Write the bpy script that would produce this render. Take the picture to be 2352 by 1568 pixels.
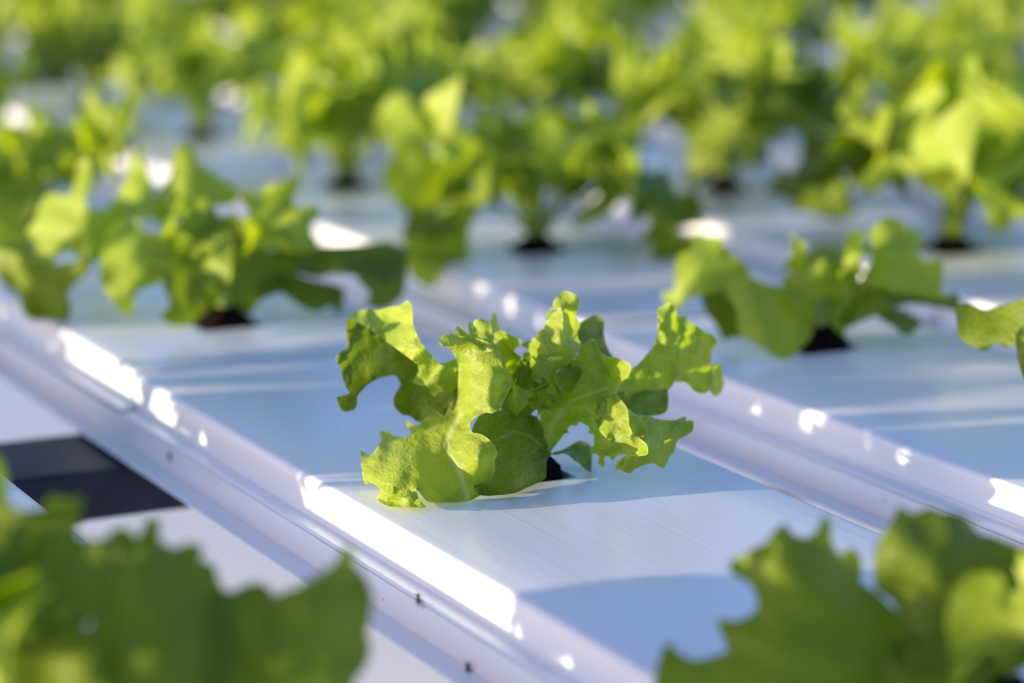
import bpy, bmesh, math, random
import numpy as np
from mathutils import Vector, Matrix
from mathutils.geometry import delaunay_2d_cdt

scene = bpy.context.scene
for o in list(bpy.data.objects):
    bpy.data.objects.remove(o)

# ------------------------------------------------------------------ camera
U = 0.19                 # camera height above the channel lids, metres (the unit all layout is in)
LID = 0.80               # height of the lid tops above the floor, metres
F = 6175.0               # focal length in pixels of the 2352 px wide frame
CX, CY = 1176.0, 784.0
PITCH = math.atan(1300 / F)
YAW = math.atan(3231 / math.hypot(F, 1300))
HD = np.array([math.sin(YAW), math.cos(YAW), 0.0])
RT = np.array([math.cos(YAW), -math.sin(YAW), 0.0])
FW = HD * math.cos(PITCH) - np.array([0, 0, 1.0]) * math.sin(PITCH)
CU = HD * math.sin(PITCH) + np.array([0, 0, 1.0]) * math.cos(PITCH)
CAM = np.array([0, 0, 1.0])          # in units, lid plane is z = 0

def W(p):                # layout units -> world metres
    return Vector((float(p[0]) * U, float(p[1]) * U, float(p[2]) * U + LID))

cam_data = bpy.data.cameras.new('camera')
cam = bpy.data.objects.new('camera', cam_data)
scene.collection.objects.link(cam)
cam_data.sensor_width = 36.0
cam_data.lens = F * 36.0 / 2352.0
cam_data.clip_start = 0.01
cam_data.dof.use_dof = True
cam_data.dof.focus_distance = 3.76 * U
cam_data.dof.aperture_fstop = 6.6
cam_data.dof.aperture_blades = 0
m = Matrix(((RT[0], CU[0], -FW[0]), (RT[1], CU[1], -FW[1]), (RT[2], CU[2], -FW[2])))
cam.matrix_world = Matrix.Translation(W(CAM)) @ m.to_4x4()
scene.camera = cam

# ------------------------------------------------------------------ sky, sun, exposure
SUN_EL = math.radians(6.5)
SUN_AZ = math.atan2(0.963, -0.269)            # horizontal travel of the light, angle from +Y towards +X
LX, LY = math.sin(SUN_AZ), math.cos(SUN_AZ)
world = bpy.data.worlds.new('sky'); scene.world = world
world.use_nodes = True
nt = world.node_tree; nt.nodes.clear()
sky = nt.nodes.new('ShaderNodeTexSky'); sky.sky_type = 'NISHITA'
sky.sun_disc = False
sky.sun_elevation = math.radians(11.0)
sky.sun_rotation = SUN_AZ + math.pi
sky.air_density = 1.0; sky.dust_density = 1.2; sky.ozone_density = 3.0
hs = nt.nodes.new('ShaderNodeHueSaturation'); hs.inputs['Saturation'].default_value = 1.12
bg = nt.nodes.new('ShaderNodeBackground'); bg.inputs['Strength'].default_value = 0.32
wo = nt.nodes.new('ShaderNodeOutputWorld')
nt.links.new(sky.outputs[0], hs.inputs['Color']); wb = nt.nodes.new('ShaderNodeMixRGB'); wb.blend_type = 'MULTIPLY'; wb.inputs['Fac'].default_value = 1.0
wb.inputs['Color2'].default_value = (1.13, 0.92, 1.0, 1)      # the photograph's white balance
nt.links.new(hs.outputs[0], wb.inputs['Color1']); nt.links.new(wb.outputs[0], bg.inputs['Color'])
nt.links.new(bg.outputs[0], wo.inputs['Surface'])

sd = bpy.data.lights.new('sun', 'SUN'); so = bpy.data.objects.new('sun', sd)
scene.collection.objects.link(so)
sd.energy = 8.5; sd.color = (1.0, 0.84, 0.60); sd.angle = math.radians(0.53)
tr = Vector((LX * math.cos(SUN_EL), LY * math.cos(SUN_EL), -math.sin(SUN_EL)))
so.rotation_euler = tr.to_track_quat('-Z', 'Y').to_euler()
so.location = (-2, 2, 3)

vs = scene.view_settings
vs.view_transform = 'Standard'; vs.look = 'None'; vs.gamma = 1.0; vs.use_curve_mapping = False
vs.exposure = 0.0

# ------------------------------------------------------------------ helpers
COL = scene.collection
rng = random.Random(7)

def ray(x, y):
    return FW + RT * ((x - CX) / F) - CU * ((y - CY) / F)

def ground(x, y, z=0.0):
    d = ray(x, y); t = (z - 1.0) / d[2]
    return CAM + d * t

def proj(p):
    q = np.asarray(p, float) - CAM
    d = q @ FW
    return CX + F * (q @ RT) / d, CY - F * (q @ CU) / d, d

def link(name, me, parent=None):
    o = bpy.data.objects.new(name, me); COL.objects.link(o)
    if parent is not None:
        o.parent = parent
    return o

def tag(o, label, cat, group=None):
    o['label'] = label; o['category'] = cat
    if group: o['group'] = group
    return o

def empty(name, loc, label, cat, group=None):
    o = bpy.data.objects.new(name, None); COL.objects.link(o)
    o.location = loc; o.empty_display_size = 0.02
    return tag(o, label, cat, group)

def mesh(name, verts, faces, mat, smooth=True, uvs=None, attr=None):
    me = bpy.data.meshes.new(name)
    me.from_pydata([tuple(v) for v in verts], [], faces)
    me.materials.append(mat)
    if smooth:
        me.polygons.foreach_set('use_smooth', [True] * len(me.polygons))
    if uvs is not None:
        lay = me.uv_layers.new(name='uv')
        idx = np.empty(len(me.loops), dtype=np.int32); me.loops.foreach_get('vertex_index', idx)
        lay.data.foreach_set('uv', np.asarray(uvs, dtype=np.float32)[idx].ravel())
    if attr is not None:
        a = me.attributes.new('rib', 'FLOAT', 'POINT')
        a.data.foreach_set('value', np.asarray(attr, dtype=np.float32))
    me.update()
    return me

# ------------------------------------------------------------------ materials
def new_mat(name):
    mt = bpy.data.materials.new(name); mt.use_nodes = True
    n = mt.node_tree; n.nodes.clear()
    out = n.nodes.new('ShaderNodeOutputMaterial')
    return mt, n, out

def leaf_material(name, base, trans, pale, mix=0.5):
    mt, n, out = new_mat(name)
    L = n.links.new
    uv = n.nodes.new('ShaderNodeUVMap'); uv.uv_map = 'uv'
    oi = n.nodes.new('ShaderNodeObjectInfo')
    at = n.nodes.new('ShaderNodeAttribute'); at.attribute_name = 'rib'
    no = n.nodes.new('ShaderNodeTexNoise'); no.inputs['Scale'].default_value = 2.2; no.inputs['Detail'].default_value = 5
    L(uv.outputs[0], no.inputs['Vector'])
    # tissue colour, a bit different on every leaf
    ramp = n.nodes.new('ShaderNodeValToRGB')
    ramp.color_ramp.elements[0].position = 0.3; ramp.color_ramp.elements[1].position = 0.72
    ramp.color_ramp.elements[0].color = (base[0] * .80, base[1] * .86, base[2] * .8, 1)
    ramp.color_ramp.elements[1].color = (base[0] * 1.18, base[1] * 1.1, base[2] * 1.1, 1)
    L(no.outputs['Fac'], ramp.inputs['Fac'])
    hsv = n.nodes.new('ShaderNodeHueSaturation')
    mr = n.nodes.new('ShaderNodeMapRange'); mr.inputs['To Min'].default_value = 0.8; mr.inputs['To Max'].default_value = 1.18
    L(oi.outputs['Random'], mr.inputs['Value']); L(mr.outputs[0], hsv.inputs['Value'])
    L(ramp.outputs['Color'], hsv.inputs['Color'])
    # net of fine veins
    vo = n.nodes.new('ShaderNodeTexVoronoi'); vo.feature = 'DISTANCE_TO_EDGE'; vo.inputs['Scale'].default_value = 3.4
    wv = n.nodes.new('ShaderNodeMixRGB'); wv.blend_type = 'ADD'; wv.inputs['Fac'].default_value = 0.12
    nd = n.nodes.new('ShaderNodeTexNoise'); nd.inputs['Scale'].default_value = 4.0
    L(uv.outputs[0], nd.inputs['Vector']); L(uv.outputs[0], wv.inputs['Color1']); L(nd.outputs['Color'], wv.inputs['Color2'])
    L(wv.outputs[0], vo.inputs['Vector'])
    vr = n.nodes.new('ShaderNodeMapRange'); vr.inputs['From Min'].default_value = 0.0; vr.inputs['From Max'].default_value = 0.045
    vr.inputs['To Min'].default_value = 0.32; vr.inputs['To Max'].default_value = 0.0
    L(vo.outputs['Distance'], vr.inputs['Value'])
    mx = n.nodes.new('ShaderNodeMath'); mx.operation = 'MAXIMUM'
    L(vr.outputs[0], mx.inputs[0]); L(at.outputs['Fac'], mx.inputs[1])
    cm = n.nodes.new('ShaderNodeMixRGB'); cm.inputs['Color2'].default_value = (*pale, 1)
    L(mx.outputs[0], cm.inputs['Fac']); L(hsv.outputs[0], cm.inputs['Color1'])
    # fine puckered relief
    n2 = n.nodes.new('ShaderNodeTexNoise'); n2.inputs['Scale'].default_value = 9.0; n2.inputs['Detail'].default_value = 3
    L(uv.outputs[0], n2.inputs['Vector'])
    ad = n.nodes.new('ShaderNodeMath'); ad.operation = 'MULTIPLY_ADD'
    L(n2.outputs['Fac'], ad.inputs[0]); ad.inputs[1].default_value = 0.55
    L(vo.outputs['Distance'], ad.inputs[2])
    bp = n.nodes.new('ShaderNodeBump'); bp.inputs['Strength'].default_value = 0.35; bp.inputs['Distance'].default_value = 0.0012
    L(ad.outputs[0], bp.inputs['Height'])
    pr = n.nodes.new('ShaderNodeBsdfPrincipled')
    pr.inputs['Roughness'].default_value = 0.42
    pr.inputs['Specular IOR Level'].default_value = 0.25
    L(cm.outputs[0], pr.inputs['Base Color']); L(bp.outputs[0], pr.inputs['Normal'])
    tb = n.nodes.new('ShaderNodeBsdfTranslucent')
    tm = n.nodes.new('ShaderNodeMixRGB'); tm.blend_type = 'MULTIPLY'; tm.inputs['Fac'].default_value = 0.5
    tm.inputs['Color1'].default_value = (*trans, 1)
    L(ramp.outputs['Color'], tm.inputs['Color2'])
    hv2 = n.nodes.new('ShaderNodeHueSaturation'); hv2.inputs['Value'].default_value = 1.6
    L(tm.outputs[0], hv2.inputs['Color'])
    L(hv2.outputs[0], tb.inputs['Color']); L(bp.outputs[0], tb.inputs['Normal'])
    ms = n.nodes.new('ShaderNodeMixShader'); ms.inputs['Fac'].default_value = mix
    L(pr.outputs[0], ms.inputs[1]); L(tb.outputs[0], ms.inputs[2]); L(ms.outputs[0], out.inputs['Surface'])
    return mt

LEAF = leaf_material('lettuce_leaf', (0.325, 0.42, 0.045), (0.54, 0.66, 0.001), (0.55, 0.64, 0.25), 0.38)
LEAF2 = leaf_material('lettuce_leaf_deep_shaded', (0.165, 0.235, 0.010), (0.25, 0.345, 0.001), (0.46, 0.55, 0.22), 0.32)  # deeper leaf tone; on some leaves it also puts shade into the colour

def plastic_material(name, col, rough, streak):
    mt, n, out = new_mat(name)
    L = n.links.new
    tc = n.nodes.new('ShaderNodeTexCoord')
    mp = n.nodes.new('ShaderNodeMapping'); mp.inputs['Scale'].default_value = (420, 6, 420)
    L(tc.outputs['Object'], mp.inputs['Vector'])
    no = n.nodes.new('ShaderNodeTexNoise'); no.inputs['Scale'].default_value = 1.0; no.inputs['Detail'].default_value = 4
    L(mp.outputs[0], no.inputs['Vector'])
    # sparse dirt specks
    vo = n.nodes.new('ShaderNodeTexVoronoi'); vo.inputs['Scale'].default_value = 95.0
    L(tc.outputs['Object'], vo.inputs['Vector'])
    sp = n.nodes.new('ShaderNodeMapRange'); sp.inputs['From Min'].default_value = 0.03; sp.inputs['From Max'].default_value = 0.06
    sp.inputs['To Min'].default_value = 0.45; sp.inputs['To Max'].default_value = 1.0
    L(vo.outputs['Distance'], sp.inputs['Value'])
    cl = n.nodes.new('ShaderNodeTexNoise'); cl.inputs['Scale'].default_value = 30.0
    L(tc.outputs['Object'], cl.inputs['Vector'])
    gt = n.nodes.new('ShaderNodeMath'); gt.operation = 'GREATER_THAN'; gt.inputs[1].default_value = 0.60
    L(cl.outputs['Fac'], gt.inputs[0])
    ramp = n.nodes.new('ShaderNodeValToRGB')
    ramp.color_ramp.elements[0].color = (col[0] * .95, col[1] * .95, col[2] * .95, 1)
    ramp.color_ramp.elements[1].color = (*col, 1)
    L(no.outputs['Fac'], ramp.inputs['Fac'])
    dk = n.nodes.new('ShaderNodeMixRGB'); dk.blend_type = 'MULTIPLY'
    L(gt.outputs[0], dk.inputs['Fac']); L(ramp.outputs['Color'], dk.inputs['Color1']); L(sp.outputs[0], dk.inputs['Color2'])
    bp = n.nodes.new('ShaderNodeBump'); bp.inputs['Strength'].default_value = streak; bp.inputs['Distance'].default_value = 0.0002
    L(no.outputs['Fac'], bp.inputs['Height'])
    pr = n.nodes.new('ShaderNodeBsdfPrincipled')
    pr.inputs['Roughness'].default_value = rough
    pr.inputs['Specular IOR Level'].default_value = 0.5
    L(dk.outputs[0], pr.inputs['Base Color']); L(bp.outputs[0], pr.inputs['Normal'])
    L(pr.outputs[0], out.inputs['Surface'])
    return mt

PLASTIC = plastic_material('white_channel_plastic', (0.87, 0.87, 0.87), 0.26, 0.25)

def noise_material(name, c0, c1, scale, rough, bump=0.0, metallic=0.0, spec=0.5):
    mt, n, out = new_mat(name)
    L = n.links.new
    tc = n.nodes.new('ShaderNodeTexCoord')
    no = n.nodes.new('ShaderNodeTexNoise'); no.inputs['Scale'].default_value = scale; no.inputs['Detail'].default_value = 6
    L(tc.outputs['Object'], no.inputs['Vector'])
    ramp = n.nodes.new('ShaderNodeValToRGB')
    ramp.color_ramp.elements[0].position = 0.35; ramp.color_ramp.elements[1].position = 0.68
    ramp.color_ramp.elements[0].color = (*c0, 1); ramp.color_ramp.elements[1].color = (*c1, 1)
    L(no.outputs['Fac'], ramp.inputs['Fac'])
    pr = n.nodes.new('ShaderNodeBsdfPrincipled')
    pr.inputs['Roughness'].default_value = rough; pr.inputs['Metallic'].default_value = metallic
    pr.inputs['Specular IOR Level'].default_value = spec
    L(ramp.outputs['Color'], pr.inputs['Base Color'])
    if bump:
        bp = n.nodes.new('ShaderNodeBump'); bp.inputs['Strength'].default_value = 0.8; bp.inputs['Distance'].default_value = bump
        L(no.outputs['Fac'], bp.inputs['Height']); L(bp.outputs[0], pr.inputs['Normal'])
    L(pr.outputs[0], out.inputs['Surface'])
    return mt

FLOOR = noise_material('white_ground_sheet', (0.74, 0.73, 0.72), (0.82, 0.81, 0.80), 3.0, 0.7)
STEEL = noise_material('dark_painted_steel', (0.016, 0.018, 0.034), (0.030, 0.032, 0.055), 40.0, 0.5, spec=0.3)
PEAT = noise_material('black_peat', (0.003, 0.0025, 0.003), (0.016, 0.010, 0.007), 320.0, 0.95, 0.002, spec=0.05)
GNAT = noise_material('dark_insect', (0.02, 0.018, 0.016), (0.06, 0.05, 0.045), 900.0, 0.5)
WING = noise_material('insect_wing', (0.35, 0.34, 0.36), (0.45, 0.44, 0.46), 900.0, 0.3)

# ------------------------------------------------------------------ the setting: floor and bench frame
fl = link('floor', mesh('floor', [(-4, -3, 0), (7, -3, 0), (7, 9, 0), (-4, 9, 0)], [(0, 1, 2, 3)], FLOOR, False))
fl['kind'] = 'structure'; fl['label'] = 'white ground sheet far below the growing channels'

def box(x0, x1, y0, y1, z0, z1, bev=0.0015):
    bm = bmesh.new()
    r = bmesh.ops.create_cube(bm, size=1.0)
    for v in bm.verts:
        v.co = Vector(((x0 + x1) / 2 + v.co.x * (x1 - x0), (y0 + y1) / 2 + v.co.y * (y1 - y0), (z0 + z1) / 2 + v.co.z * (z1 - z0)))
    if bev:
        bmesh.ops.bevel(bm, geom=list(bm.edges), offset=bev, segments=2, affect='EDGES', profile=0.5)
    return bm

def from_bm(name, bm, mat, parent=None, smooth=False):
    me = bpy.data.meshes.new(name); bm.to_mesh(me); bm.free(); me.materials.append(mat)
    if smooth:
        me.polygons.foreach_set('use_smooth', [True] * len(me.polygons))
    return link(name, me, parent)

# channel rows: left edge of the lid, in units
WID = 0.576
HT = 0.130               # lid top to underside of the tray
ROWS = [0.500, 1.464, 2.345, 3.135, 3.965, 4.81, 5.66, 6.51, 7.36, 8.21, 9.06, -0.38]  # last row is unseen, added to carry shadow-casting lettuces
SEAMS = (4.27, 9.4, 14.6)
V0, V1 = 0.9, 17.5
BENCH_Z = LID - HT * U   # rail top

fr = empty('bench_frame', (0, 0, 0), 'dark painted steel bench rails carrying the white channels', 'bench frame')
XL, XR = (min(ROWS) - 0.1) * U, (max(ROWS) + WID + 0.1) * U
for yv in (4.30, 9.6, 14.8):
    b = box(XL, XR, (yv - 0.133) * U, (yv + 0.133) * U, BENCH_Z - 0.0165, BENCH_Z)
    from_bm('rail', b, STEEL, fr)
    for xx in (XL + 0.02, 7.8 * U, XR - 0.02):
        from_bm('leg', box(xx - 0.014, xx + 0.014, yv * U - 0.014, yv * U + 0.014, 0, BENCH_Z - 0.0165), STEEL, fr)

# ------------------------------------------------------------------ plants: where they stand (units)
HOLE = 0.060             # half width of the square plant hole
PLANTS = []              # (row, x, v, kind)
def put(row, v, kind, dx=0.0):
    for sm in SEAMS:         # no plant hole on a lid joint
        if abs(v - sm) < 0.105: v = sm + math.copysign(0.13, v - sm)
    PLANTS.append((row, ROWS[row] + WID / 2 + dx, v, kind))
put(0, 2.55, 'front_left')
for v in (1.45, 4.40, 5.5, 6.6, 7.7): put(0, v, 'edge')
for v in (1.80, 3.04, 4.16, 5.35, 6.45): put(11, v, 'outside')  # unseen row added to throw shadows on the centre channel
put(1, 2.26, 'front_right'); put(1, 3.39, 'main'); put(1, 4.595, 'mid_left')
put(1, 5.74, 'left_cluster'); put(1, 6.85, 'far'); put(1, 7.9, 'far')
put(2, 2.90, 'right_edge'); put(2, 3.945, 'mid_right'); put(2, 5.03, 'mid_back'); put(2, 6.04, 'second')
put(2, 7.05, 'back_left'); put(2, 8.0, 'upper_left')
for v in (9.0, 10.0, 11.0, 12.0): put(2, v, 'far')
put(3, 4.62, 'second'); put(3, 5.55, 'second'); put(3, 3.6, 'far')
put(3, 6.5, 'back_centre')
for v in (7.42, 8.3, 9.25, 10.2, 11.2, 12.2, 13.2): put(3, v, 'far')
for r in range(4, 11):
    for k in range(14):
        v = 4.95 + 0.98 * k + 0.1 * math.sin(r * 2.3 + k)
        px, py, d = proj((ROWS[r] + WID / 2, v, 0))
        if -260 < px < 2620 and -300 < py < 900 and v < 17.2:
            put(r, v, 'far')

# ------------------------------------------------------------------ growing channels
def lid_mesh(xw, va, vb, holes, lift):
    """one length of lid: rounded top corners, straight sides, groove and square plant holes"""
    h0, h1 = WID / 2 - HOLE, WID / 2 + HOLE
    prof = [(-0.0215, -0.068), (-0.0235, -0.065), (-0.0205, -0.062), (0.003, -0.060), (0.004, -0.056), (-0.001, -0.052), (-0.001, -0.014)]
    for k in range(1, 7):
        a = math.pi / 2 * k / 6
        prof.append((0.011 - 0.012 * math.cos(a), -0.012 + 0.012 * math.sin(a)))
    inner = [0.10, h0, h1, WID - 0.10]
    left = prof[:]
    full = left + [(x, 0.0) for x in inner] + [(WID - x, z) for x, z in reversed(left)]
    n = len(full); iL = full.index((h0, 0.0))
    vsn = sorted(set([va, vb] + [h + s * HOLE for h in holes for s in (-1, 1)]))
    vv = [va]
    for a, b in zip(vsn, vsn[1:]):
        k = max(1, int((b - a) / 0.25))
        vv += [a + (b - a) * (i + 1) / k for i in range(k)]
    verts, faces = [], []
    for v in vv:
        for x, z in full:
            verts.append((x * U, v * U, (z + lift) * U))
    T = 0.010
    for i in range(len(vv) - 1):
        mid = (vv[i] + vv[i + 1]) / 2
        hole = any(abs(mid - h) < HOLE for h in holes)
        for j in range(n - 1):
            a, b = i * n + j, i * n + j + 1
            if hole and j == iL:
                continue
            faces.append((a, b, b + n, a + n))
    for h in holes:      # turned-down rim of the hole
        q = [(h0, h - HOLE), (h1, h - HOLE), (h1, h + HOLE), (h0, h + HOLE)]
        s = len(verts)
        verts += [(x * U, v * U, lift * U) for x, v in q] + [(x * U, v * U, (lift - 0.03) * U) for x, v in q]
        for k in range(4):
            faces.append((s + k, s + (k + 1) % 4, s + 4 + (k + 1) % 4, s + 4 + k))
    # thickness at the two cut ends
    for i, sgn in ((0, 1), (len(vv) - 1, -1)):
        s = len(verts)
        for x, z in full:
            xx = min(max(x, 0.012), WID - 0.012)
            verts.append((xx * U, vv[i] * U, (min(z, -T) + lift) * U))
        for j in range(n - 1):
            a = i * n + j
            faces.append((a, a + 1, s + j + 1, s + j))
    return verts, faces

def tray_mesh(va, vb):
    half = [(-0.016, -0.067), (-0.0215, -0.070), (-0.0225, -0.113), (-0.0200, -0.117), (-0.0560, -0.1185), (-0.0580, -0.1205), (-0.0560, -0.1230), (-0.010, -0.1240), (0.0, -0.1295)]
    sec = half + [(WID - x, z) for x, z in reversed(half)]
    verts, faces = [], []
    k = 40
    for i in range(k + 1):
        v = va + (vb - va) * i / k
        for x, z in sec:
            verts.append((x * U, v * U, z * U))
    n = len(sec)
    for i in range(k):
        for j in range(n - 1):
            a = i * n + j
            faces.append((a, a + 1, a + 1 + n, a + n))
    return verts, faces

CH_LABEL = ['white plastic growing channel nearest the camera at lower left corner',
            'white plastic growing channel carrying the sharp lettuce in the centre',
            'white plastic growing channel just behind the sharp centre lettuce',
            'white plastic growing channel third back from the sharp lettuce, holding two blurred middle lettuces']
for r, xw in enumerate(ROWS):
    lab = CH_LABEL[r] if r < 4 else 'unseen white plastic growing channel added beyond the left edge to hold shadow-casting lettuces' if r == 11 else 'strongly blurred white growing channel hidden under lettuces at the back'
    ch = empty('growing_channel', (xw * U, 0, LID), lab, 'channel', None if r < 4 or r == 11 else 'far growing channels')
    ends = [V0] + list(SEAMS) + [V1]
    for q, (a, b) in enumerate(zip(ends, ends[1:])):
        hs_ = [p[2] for p in PLANTS if p[0] == r and a + 0.1 < p[2] < b - 0.1]
        dxs = 0.0
        vts, fcs = lid_mesh(xw, a + 0.006, b - 0.006, hs_, 0.006 * (q % 2))
        # shift hole columns to where the plants stand is not needed: holes sit on the centre line
        o = link('lid', mesh('lid', vts, fcs, PLASTIC, True), ch)
        o.data.polygons.foreach_set('use_smooth', [True] * len(o.data.polygons))
        o.data.set_sharp_from_angle(angle=math.radians(35))
    vts, fcs = tray_mesh(V0, V1)
    o = link('tray', mesh('tray', vts, fcs, PLASTIC, True), ch)
    o.data.set_sharp_from_angle(angle=math.radians(35))

# ------------------------------------------------------------------ traced leaf sheets with real depth
def resample(pts, step):
    P = np.asarray(pts, float); n = len(P); out = []
    for i in range(n):
        p0, p1, p2, p3 = P[i - 1], P[i], P[(i + 1) % n], P[(i + 2) % n]
        L = np.hypot(*(p2 - p1)); k = max(1, int(round(L / step)))
        def cosang(a, b):
            return (a @ b) / (np.hypot(*a) * np.hypot(*b) + 1e-9)
        d = np.hypot(*(p2 - p1)) + 1e-9
        m1 = (p2 - p0); m1 = m1 / (np.hypot(*m1) + 1e-9) * d
        m2 = (p3 - p1); m2 = m2 / (np.hypot(*m2) + 1e-9) * d
        c1, c2 = cosang(p1 - p0, p2 - p1), cosang(p2 - p1, p3 - p2)
        s1, s2 = (1.0 if c1 > 0.1 else 0.25), (1.0 if c2 > 0.1 else 0.25)
        for j in range(k):
            t = j / k
            h00 = 2*t**3 - 3*t**2 + 1; h10 = t**3 - 2*t**2 + t; h01 = -2*t**3 + 3*t**2; h11 = t**3 - t**2
            out.append(h00*p1 + h10*m1*s1*0.8 + h01*p2 + h11*m2*s2*0.8)
    return np.array(out)

def inside(P, Q):
    x, y = Q[:, 0], Q[:, 1]; r = np.zeros(len(Q), bool); n = len(P)
    for i in range(n):
        x1, y1 = P[i]; x2, y2 = P[(i + 1) % n]
        c = (y1 > y) != (y2 > y)
        if y1 != y2:
            r ^= c & (x < (x2 - x1) * (y - y1) / (y2 - y1) + x1)
    return r

def seg_dist(Q, P, closed=True):
    d = np.full(len(Q), 1e9); n = len(P)
    for i in range(n if closed else n - 1):
        a, b = P[i], P[(i + 1) % n]; ab = b - a
        t = np.clip(((Q - a) @ ab) / (ab @ ab + 1e-9), 0, 1)
        d = np.minimum(d, np.hypot(*(Q - a - t[:, None] * ab).T))
    return d

def tps(ctrl, Q):
    C = np.asarray(ctrl, float); n = len(C)
    if n == 1:
        return np.full(len(Q), C[0, 2])
    if n < 4:
        A = np.c_[C[:, :2], np.ones(n)]
        s, *_ = np.linalg.lstsq(A.T @ A + np.eye(3) * 1e-3, A.T @ C[:, 2], rcond=None)
        return np.c_[Q, np.ones(len(Q))] @ s
    def k(r):
        return np.where(r > 0, r * r * np.log(r + 1e-9), 0)
    S = 100.0
    X = C[:, :2] / S; q = Q / S
    K = k(np.hypot(X[:, None, 0] - X[None, :, 0], X[:, None, 1] - X[None, :, 1])) + np.eye(n) * 0.02
    Pm = np.c_[np.ones(n), X]
    A = np.zeros((n + 3, n + 3)); A[:n, :n] = K; A[:n, n:] = Pm; A[n:, :n] = Pm.T
    w = np.linalg.solve(A + np.eye(n + 3) * 1e-8, np.r_[C[:, 2], 0, 0, 0])
    out = np.empty(len(q))
    R = k(np.hypot(q[:, None, 0] - X[None, :, 0], q[:, None, 1] - X[None, :, 1]))
    return R @ w[:n] + np.c_[np.ones(len(q)), q] @ w[n:]

def wav(Q, lam, seed):
    r = np.random.RandomState(seed); out = np.zeros(len(Q))
    for k in range(6):
        a = r.uniform(0, math.pi * 2); l = lam * r.uniform(0.7, 1.5); ph = r.uniform(0, 7)
        out += np.sin((Q[:, 0] * math.cos(a) + Q[:, 1] * math.sin(a)) * 2 * math.pi / l + ph)
    return out / 2.4

CROPS = {'c0': (740, 620, 2.704), 'c1': (760, 680, 5.227), 'c2': (980, 720, 5.227), 'c3': (810, 900, 5.6), 'c4': (1140, 660, 4.9),
         'c5': (1340, 680, 4.9), 'c6': (1220, 880, 5.6), 'f': (0, 0, 1.0), 'L': (0, 300, 2.613), 'R': (1450, 450, 2.6075),
         'FL': (0, 900, 2.347), 'FR': (1352, 1000, 2.352), 'T': (0, 0, 2.0), 'TR': (1176, 0, 2.0)}
SEED = [100]
def sheet(D, crop, outline, ctrl, step, ruff=6.0, bump=2.0, ribs=(), zs=1.0):
    """a leaf sheet: outline and depth (towards the camera, in px of the plant's own scale) -> points in units"""
    ox, oy, sc = CROPS[crop]
    P = np.array([(ox + x / sc, oy + y / sc) for x, y in outline])
    B = resample(P, step)
    tg = np.roll(B, -1, 0) - np.roll(B, 1, 0)
    nr = np.c_[tg[:, 1], -tg[:, 0]] / (np.hypot(*tg.T)[:, None] + 1e-9)
    area = np.sum(B[:, 0] * np.roll(B[:, 1], -1) - np.roll(B[:, 0], -1) * B[:, 1])
    B = B + nr * (0.35 * step if area > 0 else -0.35 * step)
    gx, gy = np.meshgrid(np.arange(B[:, 0].min(), B[:, 0].max(), step), np.arange(B[:, 1].min(), B[:, 1].max(), step * 0.87))
    gx[1::2] += step / 2
    G = np.c_[gx.ravel(), gy.ravel()]
    G = G[inside(B, G)]
    if len(G):
        G = G[seg_dist(G, B) > 0.55 * step]
    Q = np.vstack([B, G]) if len(G) else B
    nb = len(B)
    vo, _, fo, _, _, _ = delaunay_2d_cdt([Vector(q) for q in Q], [(i, (i + 1) % nb) for i in range(nb)], [], 1, 1e-4)
    Q = np.array([(v.x, v.y) for v in vo])
    C = []
    for c in ctrl:
        x, y = ox + c[0] / sc, oy + c[1] / sc
        z = c[2] if c[2] == 'L' else c[2] * zs
        if z == 'L':     # resting on the lid
            g = ground(x, y, 0.009); z = (D - (g - CAM) @ FW) * F / D
        C.append((x, y, z))
    z = tps(C, Q)
    SEED[0] += 1
    db = seg_dist(Q, B)
    z = z + ruff * np.exp(-db / (step * 4.5)) * wav(Q, step * 9, SEED[0]) + bump * wav(Q, step * 12, SEED[0] + 5000)
    pts = []
    for (x, y), zz in zip(Q, z):
        p = CAM + ray(x, y) * (D - zz * D / F)
        if p[2] < 0.009:
            p = ground(x, y, 0.009) if p[2] > -0.06 else np.array([p[0], p[1], 0.009])
        pts.append(p)
    rib = np.where(db < 0.7 * step, 0.38, 0.0) if step < 6 else np.zeros(len(Q))
    for r in ribs:
        RP = np.array([(ox + a / sc, oy + b / sc) for a, b in r[1]])
        rib = np.maximum(rib, np.clip(1.0 - seg_dist(Q, RP, False) / r[0], 0, 1) * 0.85)
    return np.array(pts), fo, Q / 55.0, rib

def traced_leaf(parent, origin, D, patches, step=5.0, ruff=6.0, bump=2.0, zs=1.0, mat=None):
    V, FC, UV, RB = [], [], [], []
    for p in patches:
        ribs = p[3] if len(p) > 3 else ()
        pts, fc, uv, rb = sheet(D, p[0], p[1], p[2], step, ruff, bump, ribs, zs)
        s = len(V)
        V += [W(q) - origin for q in pts]; FC += [tuple(i + s for i in f) for f in fc]
        UV += list(uv); RB += list(rb)
    return link('leaf', mesh('leaf', V, FC, mat or LEAF, True, UV, RB), parent)

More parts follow.
